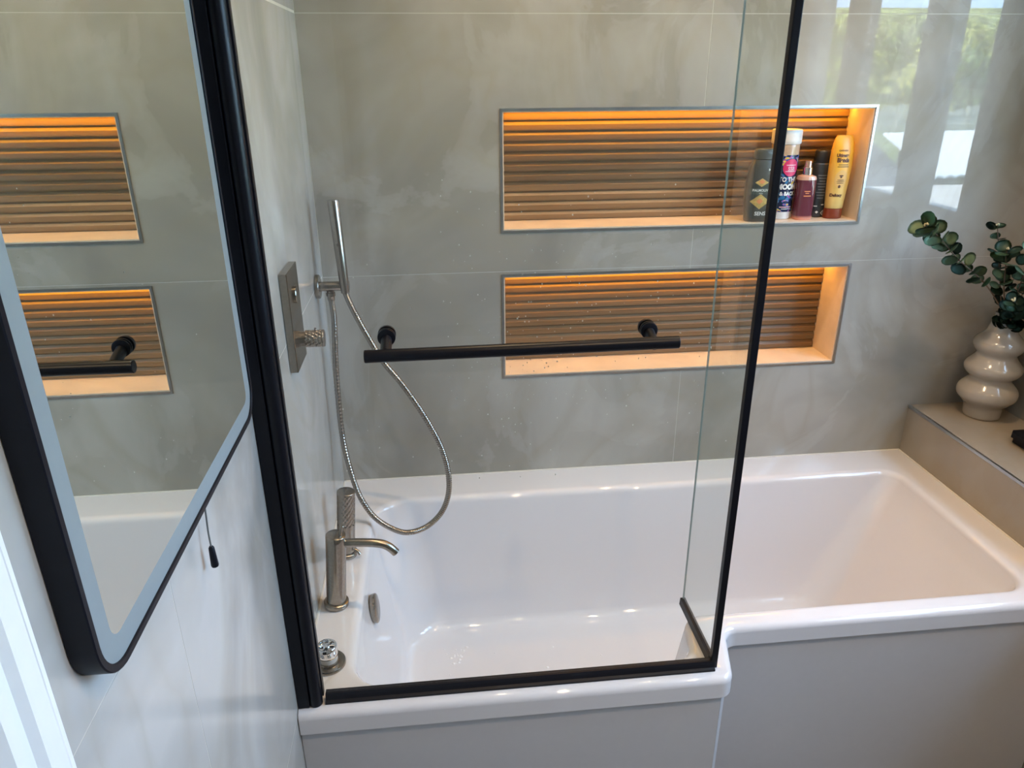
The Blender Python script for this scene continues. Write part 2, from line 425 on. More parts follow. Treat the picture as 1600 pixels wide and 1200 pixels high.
loops.append(loop2(rounded(inset(FLR, .022), [r if i != 3 else r+.02 for i, r in enumerate([.10, .07, .07, .05, .07, .08])]), ZB+.001))
loops.append(loop2(rounded(inset(FLR, .05), [.09, .06, .06, .05, .06, .07]), ZB))
for a, b in zip(loops, loops[1:]): bridge(bm, a, b)
bm.faces.new(loops[-1])
bmesh.ops.remove_doubles(bm, verts=bm.verts, dist=1e-6)
tub = obj('tub', bm, M_BATH, bath, True, 50)
obj('front_panel', box(BM(), .0008, .815, -.846, -.834, FZ+.001, -.049), M_PANEL, bath)
obj('front_panel', box(BM(), .850, L0-.004, -.7105, -.698, FZ+.001, -.049), M_PANEL, bath)
bm = BM()   # short return panel between the two fronts
pr = [(.8155, -.846), (.826, -.836), (.851, -.7105), (.8505, -.698), (.838, -.698), (.813, -.834)]
a = [bm.verts.new((x, y, FZ+.001)) for x, y in pr]; b = [bm.verts.new((x, y, -.049)) for x, y in pr]
bridge(bm, a, b); bm.faces.new(a[::-1]); bm.faces.new(b)
obj('side_panel', bm, M_PANEL, bath)
# overflow cover on the sloping left inner wall
ov = lathe(BM(), (.106, -.478, -.075), (1, 0, .10), [(0, .033), (.007, .0345), (.0105, .0345), (.013, .032), (.0145, .026), (.0147, .0)], 32)
tag(obj('overflow_cover', ov, M_NICKEL, bath, True), 'round brushed nickel overflow cover')
# silicone bead round the rim
bm = BM(); box(bm, .001, L0-.001, -.0045, -.0003, -.001, .0022); box(bm, .0003, .0045, -.835, -.001, -.001, .0022); box(bm, L0-.0045, L0-.0003, -.70, -.005, -.001, .0022)
obj('silicone_bead', bm, P('white_silicone', (.72, .69, .64), .35), bath)

# water drops left in the bath
bm = BM(); rnd = random.Random(9)
for cx, cy, n, sp in ((.30, -.30, 26, .03), (.17, -.42, 14, .02), (.42, -.46, 14, .03), (.24, -.52, 14, .03), (.47, -.62, 10, .02), (.98, -.36, 16, .03), (.62, -.40, 8, .06), (.75, -.55, 8, .05)):
    for i in range(n):
        x, y = rnd.gauss(cx, sp), rnd.gauss(cy, sp); r = rnd.uniform(.002, .0055); m_ = 8
        if not (.24 < x < 1.3 and -.60 < y < -.26): continue
        z = ZB+.0002; top_ = bm.verts.new((x, y, z+r*.42)); ra = [bm.verts.new((x+r*.6*math.cos(2*PI*k/m_), y+r*.6*math.sin(2*PI*k/m_), z+r*.32)) for k in range(m_)]; rb = [bm.verts.new((x+r*math.cos(2*PI*k/m_), y+r*math.sin(2*PI*k/m_), z)) for k in range(m_)]
        for k in range(m_): bm.faces.new((top_, ra[k], ra[(k+1) % m_]))
        bridge(bm, ra, rb)
wd = obj('water_drops', bm, P('water', (.80, .80, .82), .02, vary=0, ior=1.33, coat=1), None, True, 180)
tag(wd, 'clear water drops scattered on the white bath floor', 'water drops', kind='stuff')

# ================================================================= GLASS SCREEN
SX, SY = .800, -.820
scr = empty('shower_screen', (.0, SY, 0), 'black framed clear glass shower screen standing on the bath rim', 'shower screen')
H = 1.42
bm = box(BM(), .046, SX-.004, SY-.003, SY+.003, .016, H); obj('glass_panel', bm, M_GLASS, scr)
bm = box(BM(), SX-.002, SX+.002, SY+.006, -.637, .016, H); rp = obj('return_glass', bm, M_GLASS, scr)
obj('glass_edge', box(BM(), SX-.0019, SX+.0019, -.6368, -.6360, .016, H), M_GLASSEDGE, rp)
# wall channel and round hinge tube
obj('wall_channel', box(BM(), .0008, .022, SY-.020, SY+.020, .0015, H, .0015), M_BLACK, scr)
obj('hinge_tube', lathe(BM(), (.032, SY-.008, .0008), (0, 0, 1), [(0, .010), (.001, .0125), (H, .0125)], 24), M_BLACK, scr, True)
bm = BM(); box(bm, .034, .047, SY-.006, SY+.006, .014, H, .001)
obj('glass_clamp_strip', bm, M_BLACK, scr)
# bottom rail: stepped seal
bm = BM()
pr = [(-.0145, .0005), (-.0145, .0045), (-.0095, .0065), (-.0080, .0135), (-.0055, .0185), (.0055, .0185), (.0075, .0005)]
a = [bm.verts.new((.050, SY+y, z)) for y, z in pr]; b = [bm.verts.new((SX+.001, SY+y, z)) for y, z in pr]
bridge(bm, a, b); bm.faces.new(a); bm.faces.new(b[::-1]); obj('bottom_rail', bm, M_SEAL, scr)
bm = BM()
pr = [(-.0065, .0005), (-.0055, .0175), (.0055, .0175), (.0085, .0005)]
a = [bm.verts.new((SX+x, SY+.010, z)) for x, z in pr]; b = [bm.verts.new((SX+x, -.632, z)) for x, z in pr]
bridge(bm, a, b); bm.faces.new(a); bm.faces.new(b[::-1]); obj('bottom_rail', bm, M_SEAL, scr)
obj('corner_post', box(BM(), SX-.005, SX+.0075, SY-.0065, SY+.0065, .0015, H, .0015), M_BLACK, scr)
# towel bar handle
hb = tube(BM(), [(.1815, -.874, .7035), (.1825, -.874, .7035), (.6550, -.874, .7060), (.6560, -.874, .7060)], .0098, 24, lambda i, n: .0098 if 0 < i < n-1 else .0088)
bar = obj('handle_bar', hb, M_BLACK, scr, True)
for x, z in ((.2125, .7165), (.6215, .7110)):
    bm = BM(); lathe(bm, (x, -.866, z-.012), (0, .046, .012), [(0, .0085), (.047, .0085)], 20, cap=True)
    s = obj('handle_post', bm, M_BLACK, bar, True)
    bm = BM(); lathe(bm, (x, SY-.0125, z), (0, 1, 0), [(0, .011), (.001, .0135), (.0035, .0138), (.0045, .0115), (.0058, .0115), (.0065, .0138), (.0093, .0138)], 28)
    obj('handle_collar', bm, M_BLACK, bar, True)
    bm = BM(); lathe(bm, (x, SY+.0032, z), (0, 1, 0), [(0, .0138), (.006, .0138), (.009, .0125), (.010, .008)], 28)
    obj('handle_cap', bm, M_BLACK, bar, True)
# water spots dried on the glass
bm = BM(); rnd = random.Random(3)
for i in range(260):
    cx = rnd.choice([rnd.gauss(.42, .09), rnd.uniform(.3, .78), rnd.uniform(.1, .78)]); cz = rnd.choice([rnd.gauss(.70, .07), rnd.uniform(.45, .95)])
    if not .08 < cx < .78: continue
    r = rnd.uniform(.0004, .0013)
    n = 6; c = bm.verts.new((cx, SY+.0036, cz)); rg = [bm.verts.new((cx+r*math.cos(2*PI*k/n), SY+.0031, cz+r*1.3*math.sin(2*PI*k/n))) for k in range(n)]
    for k in range(n): bm.faces.new((c, rg[k], rg[(k+1) % n]))
wsp = obj('water_spots', bm, P('dried_water_spot', (.62, .60, .56), .4), scr); wsp['kind'] = 'stuff'

# ================================================================= MIRROR
MX = .022
MY0, MY1, MZ0, MZ1 = -1.437, -.896, .635, 1.50
mir = empty('mirror', (0, (MY0+MY1)/2, MZ0), 'black framed wall mirror with rounded corners and frosted light border', 'mirror')
def rr_loop(bm, d, x, r):
    pts = rounded([(MY0+d, MZ0+d), (MY1-d, MZ0+d), (MY1-d, MZ1-d), (MY0+d, MZ1-d)], [max(.004, r-d)]*4, 10)
    return [bm.verts.new((x, p.x, p.y)) for p in pts]
RC = .045
bm = BM(); Ls = [rr_loop(bm, 0, .0008, RC), rr_loop(bm, 0, MX-.001, RC), rr_loop(bm, .001, MX, RC), rr_loop(bm, .0065, MX, RC), rr_loop(bm, .007, MX-.0005, RC), rr_loop(bm, .007, .004, RC)]
for a, b in zip(Ls, Ls[1:]): bridge(bm, a, b)
bm.faces.new(Ls[0]); bm.faces.new(Ls[-1][::-1])
obj('frame', bm, M_BLACKSAT, mir, True, 35)
bm = BM(); a = rr_loop(bm, .0072, MX-.0022, RC); b = rr_loop(bm, .030, MX-.0022, RC); bridge(bm, a, b)
obj('frosted_border', bm, P('frosted_mirror_border', (.225, .275, .295), .5, .0, vary=.02, ior=1.6), mir)
bm = BM(); a = rr_loop(bm, .030, MX-.0022, RC); bm.faces.new(a)
M_MIRROR = P('silvered_glass', (.80, .86, .83), .0, 1, vary=.0); obj('mirror_glass', bm, M_MIRROR, mir)
# pull cord below the mirror
cord = tube(BM(), catmull([(.010, -1.1300, .660), (.010, -1.1310, .615), (.0105, -1.1360, .590), (.0120, -1.1400, .570)], 5), .0011, 8)
pc = obj('pull_cord', cord, M_CORD, mir, True)
bm = lathe(BM(), (.0120, -1.1400, .571), (.02, -.02, -1), [(0, .0022), (.002, .0034), (.026, .0046), (.028, .0040)], 14)
tag(obj('toggle', bm, M_BLACKSAT, pc, True), 'small dark cylindrical cord toggle')

# ================================================================= SHOWER FITTINGS
def knurl(depth, nu, pitch):
    def fn(a, h, r):
        s = abs(math.sin(nu*a/2+PI*h/pitch))*abs(math.sin(nu*a/2-PI*h/pitch))
        return r-depth*(1-min(1, s*1.9))*1.0
    return fn
vp = empty('shower_valve', (0, -.47, .645), 'rectangular brushed nickel shower valve plate on the left wall', 'shower valve')
obj('valve_plate', box(BM(), .0008, .016, -.529, -.420, .548, .744, .0015), M_NICKEL, vp, False)
def valve_knob(y, z, length, name='valve_knob'):
    bm = BM(); lathe(bm, (.0160, y, z), (1, 0, 0), [(0, .0145), (.006, .0145), (.0062, .0165)], 32, cap=False)
    n = 40; prof = [(.0062+(length-.0085)*i/n, .0175) for i in range(n+1)]
    kf = knurl(.0022, 12, .0135)
    lathe(bm, (.0160, y, z), (1, 0, 0), prof, 72, kf, cap=False)
    lathe(bm, (.0160, y, z), (1, 0, 0), [(length-.0023, .0176), (length-.001, .0176), (length, .0165), (length+.0001, .0)], 48, cap=False)
    k = obj(name, bm, M_NICKEL, vp, True, 55)
    bm = BM(); lathe(bm, (.0160+length*.62, y, z+.0165), (0, 0, 1), [(0, .0022), (.006, .0022)], 12); obj('temperature_stop', bm, M_NICKEL, k, True)
valve_knob(-.447, .590, .044)
# flat diverter button above the knob
bm = lathe(BM(), (.016, -.470, .690), (1, 0, 0), [(0, .017), (.004, .017), (.005, .016), (.0051, .0)], 32); obj('diverter_button', bm, M_NICKEL, vp, True)

hs = empty('hand_shower', (0, -.12, .61), 'slim brushed nickel hand shower with looping hose, held on the left wall', 'hand shower')
bm = lathe(BM(), (.0008, -.12, .611), (1, 0, 0), [(0, .029), (.008, .029), (.0095, .0275), (.0096, 0)], 36); obj('wall_flange', bm, M_NICKEL, hs, True)
bm = lathe(BM(), (.010, -.12, .611), (1, 0, 0), [(0, .0118), (.0690, .0118), (.0705, .0108), (.0706, 0)], 28); obj('holder_arm', bm, M_NICKEL, hs, True)
top = Vector((.0610, -.120, .8165)); bot = Vector((.0715, -.136, .596))
d = (top-bot)
bm = lathe(BM(), bot, d, [(0, .007), (.002, .0098), (.035, .0115), (d.length-.002, .0138), (d.length, .0130), (d.length+.0002, 0)], 28); hd = obj('handset', bm, M_NICKEL, hs, True)
sp_ = d.normalized()
bm = lathe(BM(), bot+sp_*(.12)+Vector((0, -.0122, 0)), (0, -1, 0), [(0, .004), (.0008, .004)], 12); obj('spray_nozzle', bm, M_NICKEL, hd, True)
bm = lathe(BM(), (.034, -.12, .6005), (0, 0, -1), [(0, .009), (.004, .009), (.005, .0112), (.013, .0112), (.015, .0095), (.024, .0086)], 24); obj('hose_nut', bm, M_NICKEL, hs, True)
HOSE = [(0.034, -0.12, 0.587), (0.037, -0.13, 0.528), (0.032, -0.14, 0.431), (0.03, -0.15, 0.331), (0.032, -0.16, 0.227), (0.046, -0.19, 0.148), (0.069, -0.22, 0.078), (0.103, -0.233, 0.02), (0.151, -0.247, -0.012), (0.192, -0.26, -0.016), (0.239, -0.248, -0.008), (0.278, -0.236, 0.025), (0.298, -0.224, 0.074), (0.299, -0.212, 0.134), (0.285, -0.2, 0.195), (0.259, -0.192, 0.256), (0.226, -0.184, 0.317), (0.19, -0.175, 0.374), (0.153, -0.167, 0.424), (0.125, -0.159, 0.476), (0.098, -0.15, 0.532), (0.081, -0.142, 0.571), (0.073, -0.134, 0.6)]
HOSE[0] = (.034, -.12, .580); HOSE[-1] = (.0715, -.136, .598)
hp = catmull(HOSE, 44)
bm = tube(BM(), hp, .0076, 12, lambda i, n: .0076 if i % 4 < 2 else .0069); obj('hose', bm, M_HOSE, hs, True, 80)

TR_ = .0215
def make_tap(name, x, y, h, label, k0, k1, front_only):
    root = empty(name, (x, y, 0), label, 'tap'); r = TR_; bm = BM()
    lathe(bm, (x, y, .0008), (0, 0, 1), [(0, .0270), (.008, .0270), (.0095, .0260), (.010, r), (h*k0, r)], 44, cap=False)
    kf = knurl(.0018, 12, .0150)
    lathe(bm, (x, y, .0008), (0, 0, 1), [(h*k0+h*(k1-k0)*i/44, r) for i in range(45)], 84, lambda a, hh, q: kf(a, hh, q) if (not front_only or abs(((a+2.2) % (2*PI))-PI) < .9) else q, cap=False)
    lathe(bm, (x, y, .0008), (0, 0, 1), [(h*k1, r), (h-.001, r), (h, r-.001), (h+.0001, 0)], 44, cap=False)
    obj('tap_body', bm, M_NICKEL, root, True, 55)
    return root
tp = make_tap('bath_tap', .0385, -.548, .181, 'brushed nickel bath tap with curved spout, on the left rim', .66, .93, True)
bm = tube(BM(), catmull([(.056, -.548, .1610), (.085, -.548, .1620), (.115, -.548, .1615), (.137, -.548, .1585), (.153, -.548, .1500), (.166, -.548, .1370)], 6), .0094, 20)
obj('spout', bm, M_NICKEL, tp, True, 50)
bm = lathe(BM(), (.046, -.556, .176), (.22, -.10, 1), [(0, .0036), (.036, .0036), (.037, .0026)], 14); obj('lever', bm, M_NICKEL, tp, True)
tc_ = make_tap('tap_handle', .0415, -.362, .176, 'plain upright nickel bath mixer control, behind the spouted tap', .50, .97, False)
bm = tube(BM(), catmull([(.055, -.369, .022), (.069, -.374, .018), (.076, -.378, .010)], 5), .0036, 12); obj('lever', bm, M_NICKEL, tc_, True)
for q in (tp, tc_): q.rotation_euler = (0, .085, 0); q.location.z += .002

kn = empty('waste_knob', (.043, -.728, 0), 'small slotted chrome dial on a round nickel base, front left corner of bath rim', 'knob')
bm = lathe(BM(), (.043, -.728, .0005), (0, 0, 1), [(0, .0265), (.004, .0265), (.0055, .0255), (.006, .017), (.010, .016), (.0101, 0)], 40); obj('base_plate', bm, M_NICKEL, kn, True)
bm = lathe(BM(), (.043, -.728, .0105), (0, 0, 1), [(0, .0145), (.009, .0145), (.0091, 0)], 32); obj('dial_stem', bm, P('pale_collar', (.6, .58, .55), .4), kn, True)
bm = BM()
def slots(a, hh, r):
    q = (a*10/(2*PI)) % 1
    return r-.0030 if (.0075 < hh < .0150 and .28 < q < .72) else r
lathe(bm, (.043, -.728, .0196), (0, 0, 1), [(0, .0145), (.001, .0155), (.004, .0160), (.0072, .0160), (.0076, .0160), (.0149, .0160), (.0152, .0160), (.0195, .0160), (.0210, .0148)], 80, slots, cap=False)
lathe(bm, (.043, -.728, .0196), (0, 0, 1), [(.0210, .0148), (.0205, .0125), (.0175, .0120), (.0174, 0)], 40, cap=False)
dk = obj('dial', bm, M_CHROME, kn, True, 40)
bm = BM(); lathe(bm, (.043, -.728, .0368), (0, 0, 1), [(0, .005), (.004, .0048), (.0045, 0)], 20)
for k in range(6):
    a = k*PI/3; u = Vector((math.cos(a), math.sin(a), 0)); c0 = Vector((.043, -.728, .0388))
    tube(bm, [c0+u*.004, c0+u*.0128], .0014, 8)
obj('spoked_top', bm, M_CHROME, dk, True)

for q in (kn,): q.scale = (1.28, 1.28, 1.15)

# ================================================================= BOTTLES
def text_mesh(s, size, bold=0.0, font_shear=0):
    cu = bpy.data.curves.new('t', 'FONT'); cu.body = s; cu.size = size; cu.align_x = 'CENTER'; cu.align_y = 'CENTER'; cu.offset = bold; cu.shear = font_shear; cu.resolution_u = 3
    o = bpy.data.objects.new('t', cu); C.objects.link(o); bpy.context.view_layer.update()
    me = bpy.data.meshes.new_from_object(o.evaluated_get(bpy.context.evaluated_depsgraph_get()))
    vs = [v.co.xy.copy() for v in me.vertices]; fs = [tuple(p.vertices) for p in me.polygons]
    bpy.data.objects.remove(o); bpy.data.curves.remove(cu); bpy.data.meshes.remove(me)
    return vs, fs
class Body:
    """A bottle as stacked super-ellipses; sections = (z, rx, ry, x offset)."""
    def __init__(s, secs, pos, rot=0, e=2.0): s.s = secs; s.p = Vector(pos); s.rot = rot; s.e = e
    def at(s, z):
        a = s.s[0]
        for b in s.s[1:]:
            if z <= b[0]:
                t = 0 if b[0] == a[0] else (z-a[0])/(b[0]-a[0]); return [a[i]*(1-t)+b[i]*t for i in (1, 2, 3)]
            a = b
        return list(a[1:])
    def w(s, x, y, z):
        c, q = math.cos(s.rot), math.sin(s.rot); return s.p+Vector((x*c-y*q, x*q+y*c, z))
    def front(s, u, z, off=.0004):
        rx, ry, ox = s.at(z); t = max(-.995, min(.995, u/rx)); y = -ry*(1-abs(t)**s.e)**(1/s.e)
        return s.w(ox+u, y-off, z)
    def mesh(s, bm, z0=None, z1=None, n=40):
        z0 = s.s[0][0] if z0 is None else z0; z1 = s.s[-1][0] if z1 is None else z1
        zs = sorted({z0, z1}|{q[0] for q in s.s if z0 < q[0] < z1}); zz = []
        for a, b in zip(zs, zs[1:]):
            m = max(1, int((b-a)/.008)); zz += [a+(b-a)*k/m for k in range(m)]
        zz.append(zs[-1]); rs = []
        for z in zz:
            rx, ry, ox = s.at(z); rr = []
            for i in range(n):
                a = 2*PI*i/n; c, q = math.cos(a), math.sin(a); pw = 2/s.e
                rr.append(bm.verts.new(s.w(ox+rx*math.copysign(abs(c)**pw, c), ry*math.copysign(abs(q)**pw, q), z)))
            rs.append(rr)
        for a, b in zip(rs, rs[1:]): bridge(bm, a, b)
        bm.faces.new(rs[0][::-1]); bm.faces.new(rs[-1]); return bm
    def text(s, str_, u, z, size, mat, parent, bold=0, off=.0006, name='lettering', sx=1.0, shear=0):
        vs, fs = text_mesh(str_, size, bold, shear); bm = BM()
        V = [bm.verts.new(s.front(u+v.x*sx, z+v.y, off)) for v in vs]
        for f in fs:
            try: bm.faces.new([V[i] for i in f])
            except ValueError: pass
        return obj(name, bm, mat, parent)
    def patch(s, shape, u, z, ru, rz, mat, parent, off=.0004, name='label_print', n=24):
        bm = BM(); rings = []
        for k in range(1, 6):
            t = k/5; rg = []
            for i in range(n):
                a = 2*PI*i/n; c, q = math.cos(a), math.sin(a)
                if shape == 'rect': m = max(abs(c), abs(q)); c, q = c/m, q/m
                elif shape == 'diamond': m = abs(c)+abs(q); c, q = c/m, q/m
                rg.append(bm.verts.new(s.front(u+c*ru*t, z+q*rz*t, off)))
            rings.append(rg)
        c0 = bm.verts.new(s.front(u, z, off))
        for i in range(n): bm.faces.new((c0, rings[0][i], rings[0][(i+1) % n]))
        for a, b in zip(rings, rings[1:]): bridge(bm, a, b)
        return obj(name, bm, mat, parent, True)
NF = NICHES[1][0]+.0042
white = P('print_white', (.75, .75, .72), .5, vary=0); gold = P('print_gold', (.62, .42, .13), .35, .4, vary=.2, bscale=200)
dark = P('print_dark_brown', (.10, .035, .012), .5, vary=0); orange = P('print_orange', (.75, .25, .08), .5, vary=0)
# 1 dark shower gel
b1 = empty('shower_gel_bottle', (1.166, .031, NF), 'black shower gel bottle with gold and orange emblem, leftmost on upper niche floor', 'bottle', 'toiletry bottles in the upper niche')
B = Body([(0, .038, .018, 0), (.004, .041, .021, 0), (.05, .046, .023, 0), (.10, .046, .023, 0), (.14, .040, .021, 0), (.158, .031, .018, 0), (.160, .030, .017, 0)], (1.166, .031, NF), 0, 2.4)
gel = P('dark_grey_plastic', (.045, .047, .042), .3, vary=.06)
bb = obj('bottle_body', B.mesh(BM()), gel, b1, True)
Bc = Body([(.161, .030, .017, 0), (.1615, .0315, .0185, 0), (.184, .0295, .0175, 0), (.187, .027, .015, 0)], (1.166, .031, NF), 0, 2.4); obj('flip_cap', Bc.mesh(BM()), P('dark_cap_plastic', (.05, .053, .047), .35), b1, True)
B.patch('ellipse', -.011, .078, .028, .031, P('emblem_dark', (.030, .040, .036), .35), bb, .0004)
B.patch('diamond', -.011, .103, .018, .011, gold, bb, .0006); B.patch('diamond', -.011, .105, .009, .006, orange, bb, .0009)
B.patch('diamond', -.011, .054, .026, .020, gold, bb, .0006); B.patch('diamond', -.012, .055, .009, .008, orange, bb, .0009)
B.patch('rect', -.011, .081, .030, .0085, P('emblem_green', (.05, .07, .06), .35), bb, .0010)
B.text('PALMOLIVE', -.011, .083, .0088, white, bb, .0002, .0014)
B.text('MEN', -.011, .075, .0050, white, bb, 0, .0014)
B.text('SENSITIVE', .008, .022, .0135, white, bb, .0003, .0008)
B.text('MEN', .012, .135, .0080, white, bb, .0003, .0008)
# 2 tall printed bottle
P2 = (1.238, .074, NF)
b2 = empty('printed_bottle', P2, 'tall round bottle with white lid and navy printed wrap, tallest in upper niche', 'bottle', 'toiletry bottles in the upper niche')
B = Body([(0, .034, .034, 0), (.003, .036, .036, 0), (.192, .036, .036, 0), (.195, .035, .035, 0)], P2)
bb = obj('bottle_body', B.mesh(BM()), P('clear_peach_plastic', (.50, .36, .24), .15, vary=.1), b2, True)
m, t, bs = new_mat('cosmic_wrap_print'); geo = t.nodes.new('ShaderNodeTexCoord'); vo = t.nodes.new('ShaderNodeTexNoise'); vo.inputs['Scale'].default_value = 42; vo.inputs['Detail'].default_value = 1.5; vo.inputs['Distortion'].default_value = 1.5
t.links.new(geo.outputs['Object'], vo.inputs['Vector']); r = t.nodes.new('ShaderNodeValToRGB'); e = r.color_ramp.elements
e[0].position = 0; e[0].color = (.012, .02, .05, 1); e[1].position = .66; e[1].color = (.65, .55, .08, 1)
for p_, c_ in ((.53, (.012, .02, .06, 1)), (.55, (.02, .14, .30, 1)), (.60, (.03, .16, .34, 1)), (.615, (.45, .05, .30, 1)), (.645, (.35, .06, .25, 1))): e.new(p_).color = c_
r.color_ramp.interpolation = 'LINEAR'; t.links.new(vo.outputs['Fac'], r.inputs['Fac']); t.links.new(r.outputs['Color'], bs.inputs['Base Color']); bs.inputs['Roughness'].default_value = .25
Bw = Body([(.020, .0364, .0364, 0), (.168, .0364, .0364, 0)], P2); wrap = obj('printed_wrap', Bw.mesh(BM()), m, b2, True)
Bb = Body([(.001, .0364, .0364, 0), (.0195, .0364, .0364, 0)], P2); obj('base_band', Bb.mesh(BM()), P('pale_band', (.62, .62, .60), .3), b2, True)
Bl = Body([(.195, .037, .037, 0), (.197, .0385, .0385, 0), (.228, .0385, .0385, 0), (.231, .037, .037, 0)], P2); obj('lid', Bl.mesh(BM()), P('white_lid', (.74, .71, .65), .4), b2, True)
pink = P('print_pink', (.62, .03, .12), .4, vary=.05); pw = P('print_pale_pink', (.75, .45, .50), .4)
Bw.patch('ellipse', .006, .136, .0215, .0225, pink, wrap, .0005)
Bw.text('SSB', .007, .133, .0135, pw, wrap, .0002, .001); Bw.patch('rect', .006, .1425, .014, .0012, pw, wrap, .001); Bw.patch('rect', .006, .1265, .015, .0010, pw, wrap, .001)
Bw.text('TO THE', .002, .105, .0165, white, wrap, .0005, .001, sx=.85); Bw.text('MOON', .002, .086, .0185, white, wrap, .0012, .001, sx=.9); Bw.text('& BACK', .005, .068, .0135, white, wrap, .0006, .001, sx=.9)
Bw.patch('rect', .004, .033, .017, .0012, pw, wrap, .001); Bw.patch('rect', .006, .028, .014, .0008, white, wrap, .001)
# 3 body mist
P3 = (1.292, .040, NF)
b3 = empty('body_mist_bottle', P3, 'clear bottle of plum coloured mist with copper pump, between printed bottle and dark can', 'bottle', 'toiletry bottles in the upper niche')
B = Body([(0, .0225, .019, 0), (.003, .0245, .021, 0), (.108, .0245, .021, 0), (.114, .022, .019, 0), (.118, .012, .012, 0)], P3, 0, 3.2)
m, t, bs = new_mat('plum_liquid_glass'); bs.inputs['Base Color'].default_value = (.16, .035, .04, 1); bs.inputs['Roughness'].default_value = .05; bs.inputs['Coat Weight'].default_value = .6
geo = t.nodes.new('ShaderNodeNewGeometry'); sx = t.nodes.new('ShaderNodeSeparateXYZ'); t.links.new(geo.outputs['Position'], sx.inputs[0])
mr = t.nodes.new('ShaderNodeMapRange'); mr.inputs[1].default_value = NF+.003; mr.inputs[2].default_value = NF+.012; t.links.new(sx.outputs['Z'], mr.inputs[0])
mr2 = t.nodes.new('ShaderNodeMapRange'); mr2.inputs[1].default_value = NF+.1045; mr2.inputs[2].default_value = NF+.1055; t.links.new(sx.outputs['Z'], mr2.inputs[0])
mxa = t.nodes.new('ShaderNodeMix'); mxa.data_type = 'RGBA'; mxa.inputs[6].default_value = (.75, .30, .20, 1); mxa.inputs[7].default_value = (.13, .03, .045, 1); t.links.new(mr.outputs[0], mxa.inputs[0])
mxb = t.nodes.new('ShaderNodeMix'); mxb.data_type = 'RGBA'; mxb.inputs[7].default_value = (.55, .33, .24, 1); t.links.new(mxa.outputs[2], mxb.inputs[6]); t.links.new(mr2.outputs[0], mxb.inputs[0])
t.links.new(mxb.outputs[2], bs.inputs['Base Color'])
bb = obj('bottle_body', B.mesh(BM()), m, b3, True)
B.patch('rect', -.003, .076, .008, .0011, orange, bb, .0005); B.patch('rect', -.003, .071, .005, .0010, orange, bb, .0005); B.patch('rect', -.002, .064, .010, .0012, orange, bb, .0005)
copper = P('copper_pump', (.80, .50, .38), .2, .8)
obj('collar', lathe(BM(), (P3[0], P3[1], NF+.118), (0, 0, 1), [(0, .0125), (.018, .0125), (.019, .0115), (.0191, 0)], 24), P('silver_collar', (.75, .66, .60), .15, 1), b3, True)
pp = obj('pump', lathe(BM(), (P3[0], P3[1], NF+.137), (0, 0, 1), [(0, .0088), (.014, .0085), (.0155, .0078), (.0157, .0)], 24), copper, b3, True)
# 4 dark aerosol can
P4 = (1.351, .080, NF)
b4 = empty('aerosol_can', P4, 'dark grey aerosol can with black cap, half behind the yellow bottle', 'can', 'toiletry bottles in the upper niche')
B = Body([(0, .0225, .0225, 0), (.002, .0245, .0245, 0), (.138, .0245, .0245, 0), (.144, .022, .022, 0)], P4)
bb = obj('can_body', B.mesh(BM()), P('gunmetal_can', (.055, .062, .070), .28, .35, vary=.15), b4, True)
obj('steel_ring', lathe(BM(), (P4[0], P4[1], NF+.1405), (0, 0, 1), [(0, .0238), (.003, .0238), (.0035, .022)], 32), M_TRIM, b4, True)
obj('can_cap', lathe(BM(), (P4[0], P4[1], NF+.145), (0, 0, 1), [(0, .0225), (.026, .0222), (.031, .019), (.0312, 0)], 32), P('black_cap', (.02, .021, .023), .3), b4, True)
gp = P('print_grey', (.25, .27, .28), .5)
for k in range(9): B.patch('rect', -.004, .112-.0075*k, .012-(k % 3)*.002, .0009, gp, bb, .0005)
for u, z in ((-.013, .030), (.005, .034)): B.patch('rect', u, z, .004, .0015, white, bb, .0005)
B.patch('diamond', .009, .012, .0075, .0075, white, bb, .0005); B.patch('diamond', .009, .012, .0052, .0052, gp, bb, .0007); B.patch('diamond', -.008, .014, .004, .004, white, bb, .0005)
# 5 yellow conditioner standing on its cap
P5 = (1.386, .045, NF)
b5 = empty('conditioner_bottle', P5, 'yellow conditioner bottle standing on its reddish brown cap, rightmost in upper niche', 'bottle', 'toiletry bottles in the upper niche')
B = Body([(.027, .0230, .0170, -.003), (.030, .0240, .018, -.003), (.06, .0265, .019, -.003), (.10, .0295, .019, -.002), (.135, .0312, .0185, -.001), (.175, .0312, .016, -.001), (.196, .0290, .012, -.001), (.209, .0255, .0075, -.001), (.2165, .0215, .004, -.001)], P5, 0, 2.3)
m, t, bs = new_mat('yellow_cream_plastic_led_tint'); geo = t.nodes.new('ShaderNodeNewGeometry'); sx = t.nodes.new('ShaderNodeSeparateXYZ'); t.links.new(geo.outputs['Position'], sx.inputs[0])
mr = t.nodes.new('ShaderNodeMapRange'); mr.inputs[1].default_value = NF+.02; mr.inputs[2].default_value = NF+.16; t.links.new(sx.outputs['Z'], mr.inputs[0])
mxa = t.nodes.new('ShaderNodeMix'); mxa.data_type = 'RGBA'; mxa.inputs[6].default_value = (.66, .47, .17, 1); mxa.inputs[7].default_value = (.84, .42, .035, 1); t.links.new(mr.outputs[0], mxa.inputs[0]); t.links.new(mxa.outputs[2], bs.inputs['Base Color']); bs.inputs['Roughness'].default_value = .3  # yellow plastic, upper colour pushed to orange to carry the niche LED glow
bb = obj('bottle_body', B.mesh(BM()), m, b5, True)
Bk = Body([(0, .0235, .0175, -.004), (.002, .0250, .0190, -.004), (.0265, .0245, .0180, -.003)], P5, 0, 2.3); obj('cap', Bk.mesh(BM()), P('brown_red_cap', (.20, .035, .010), .3), b5, True)
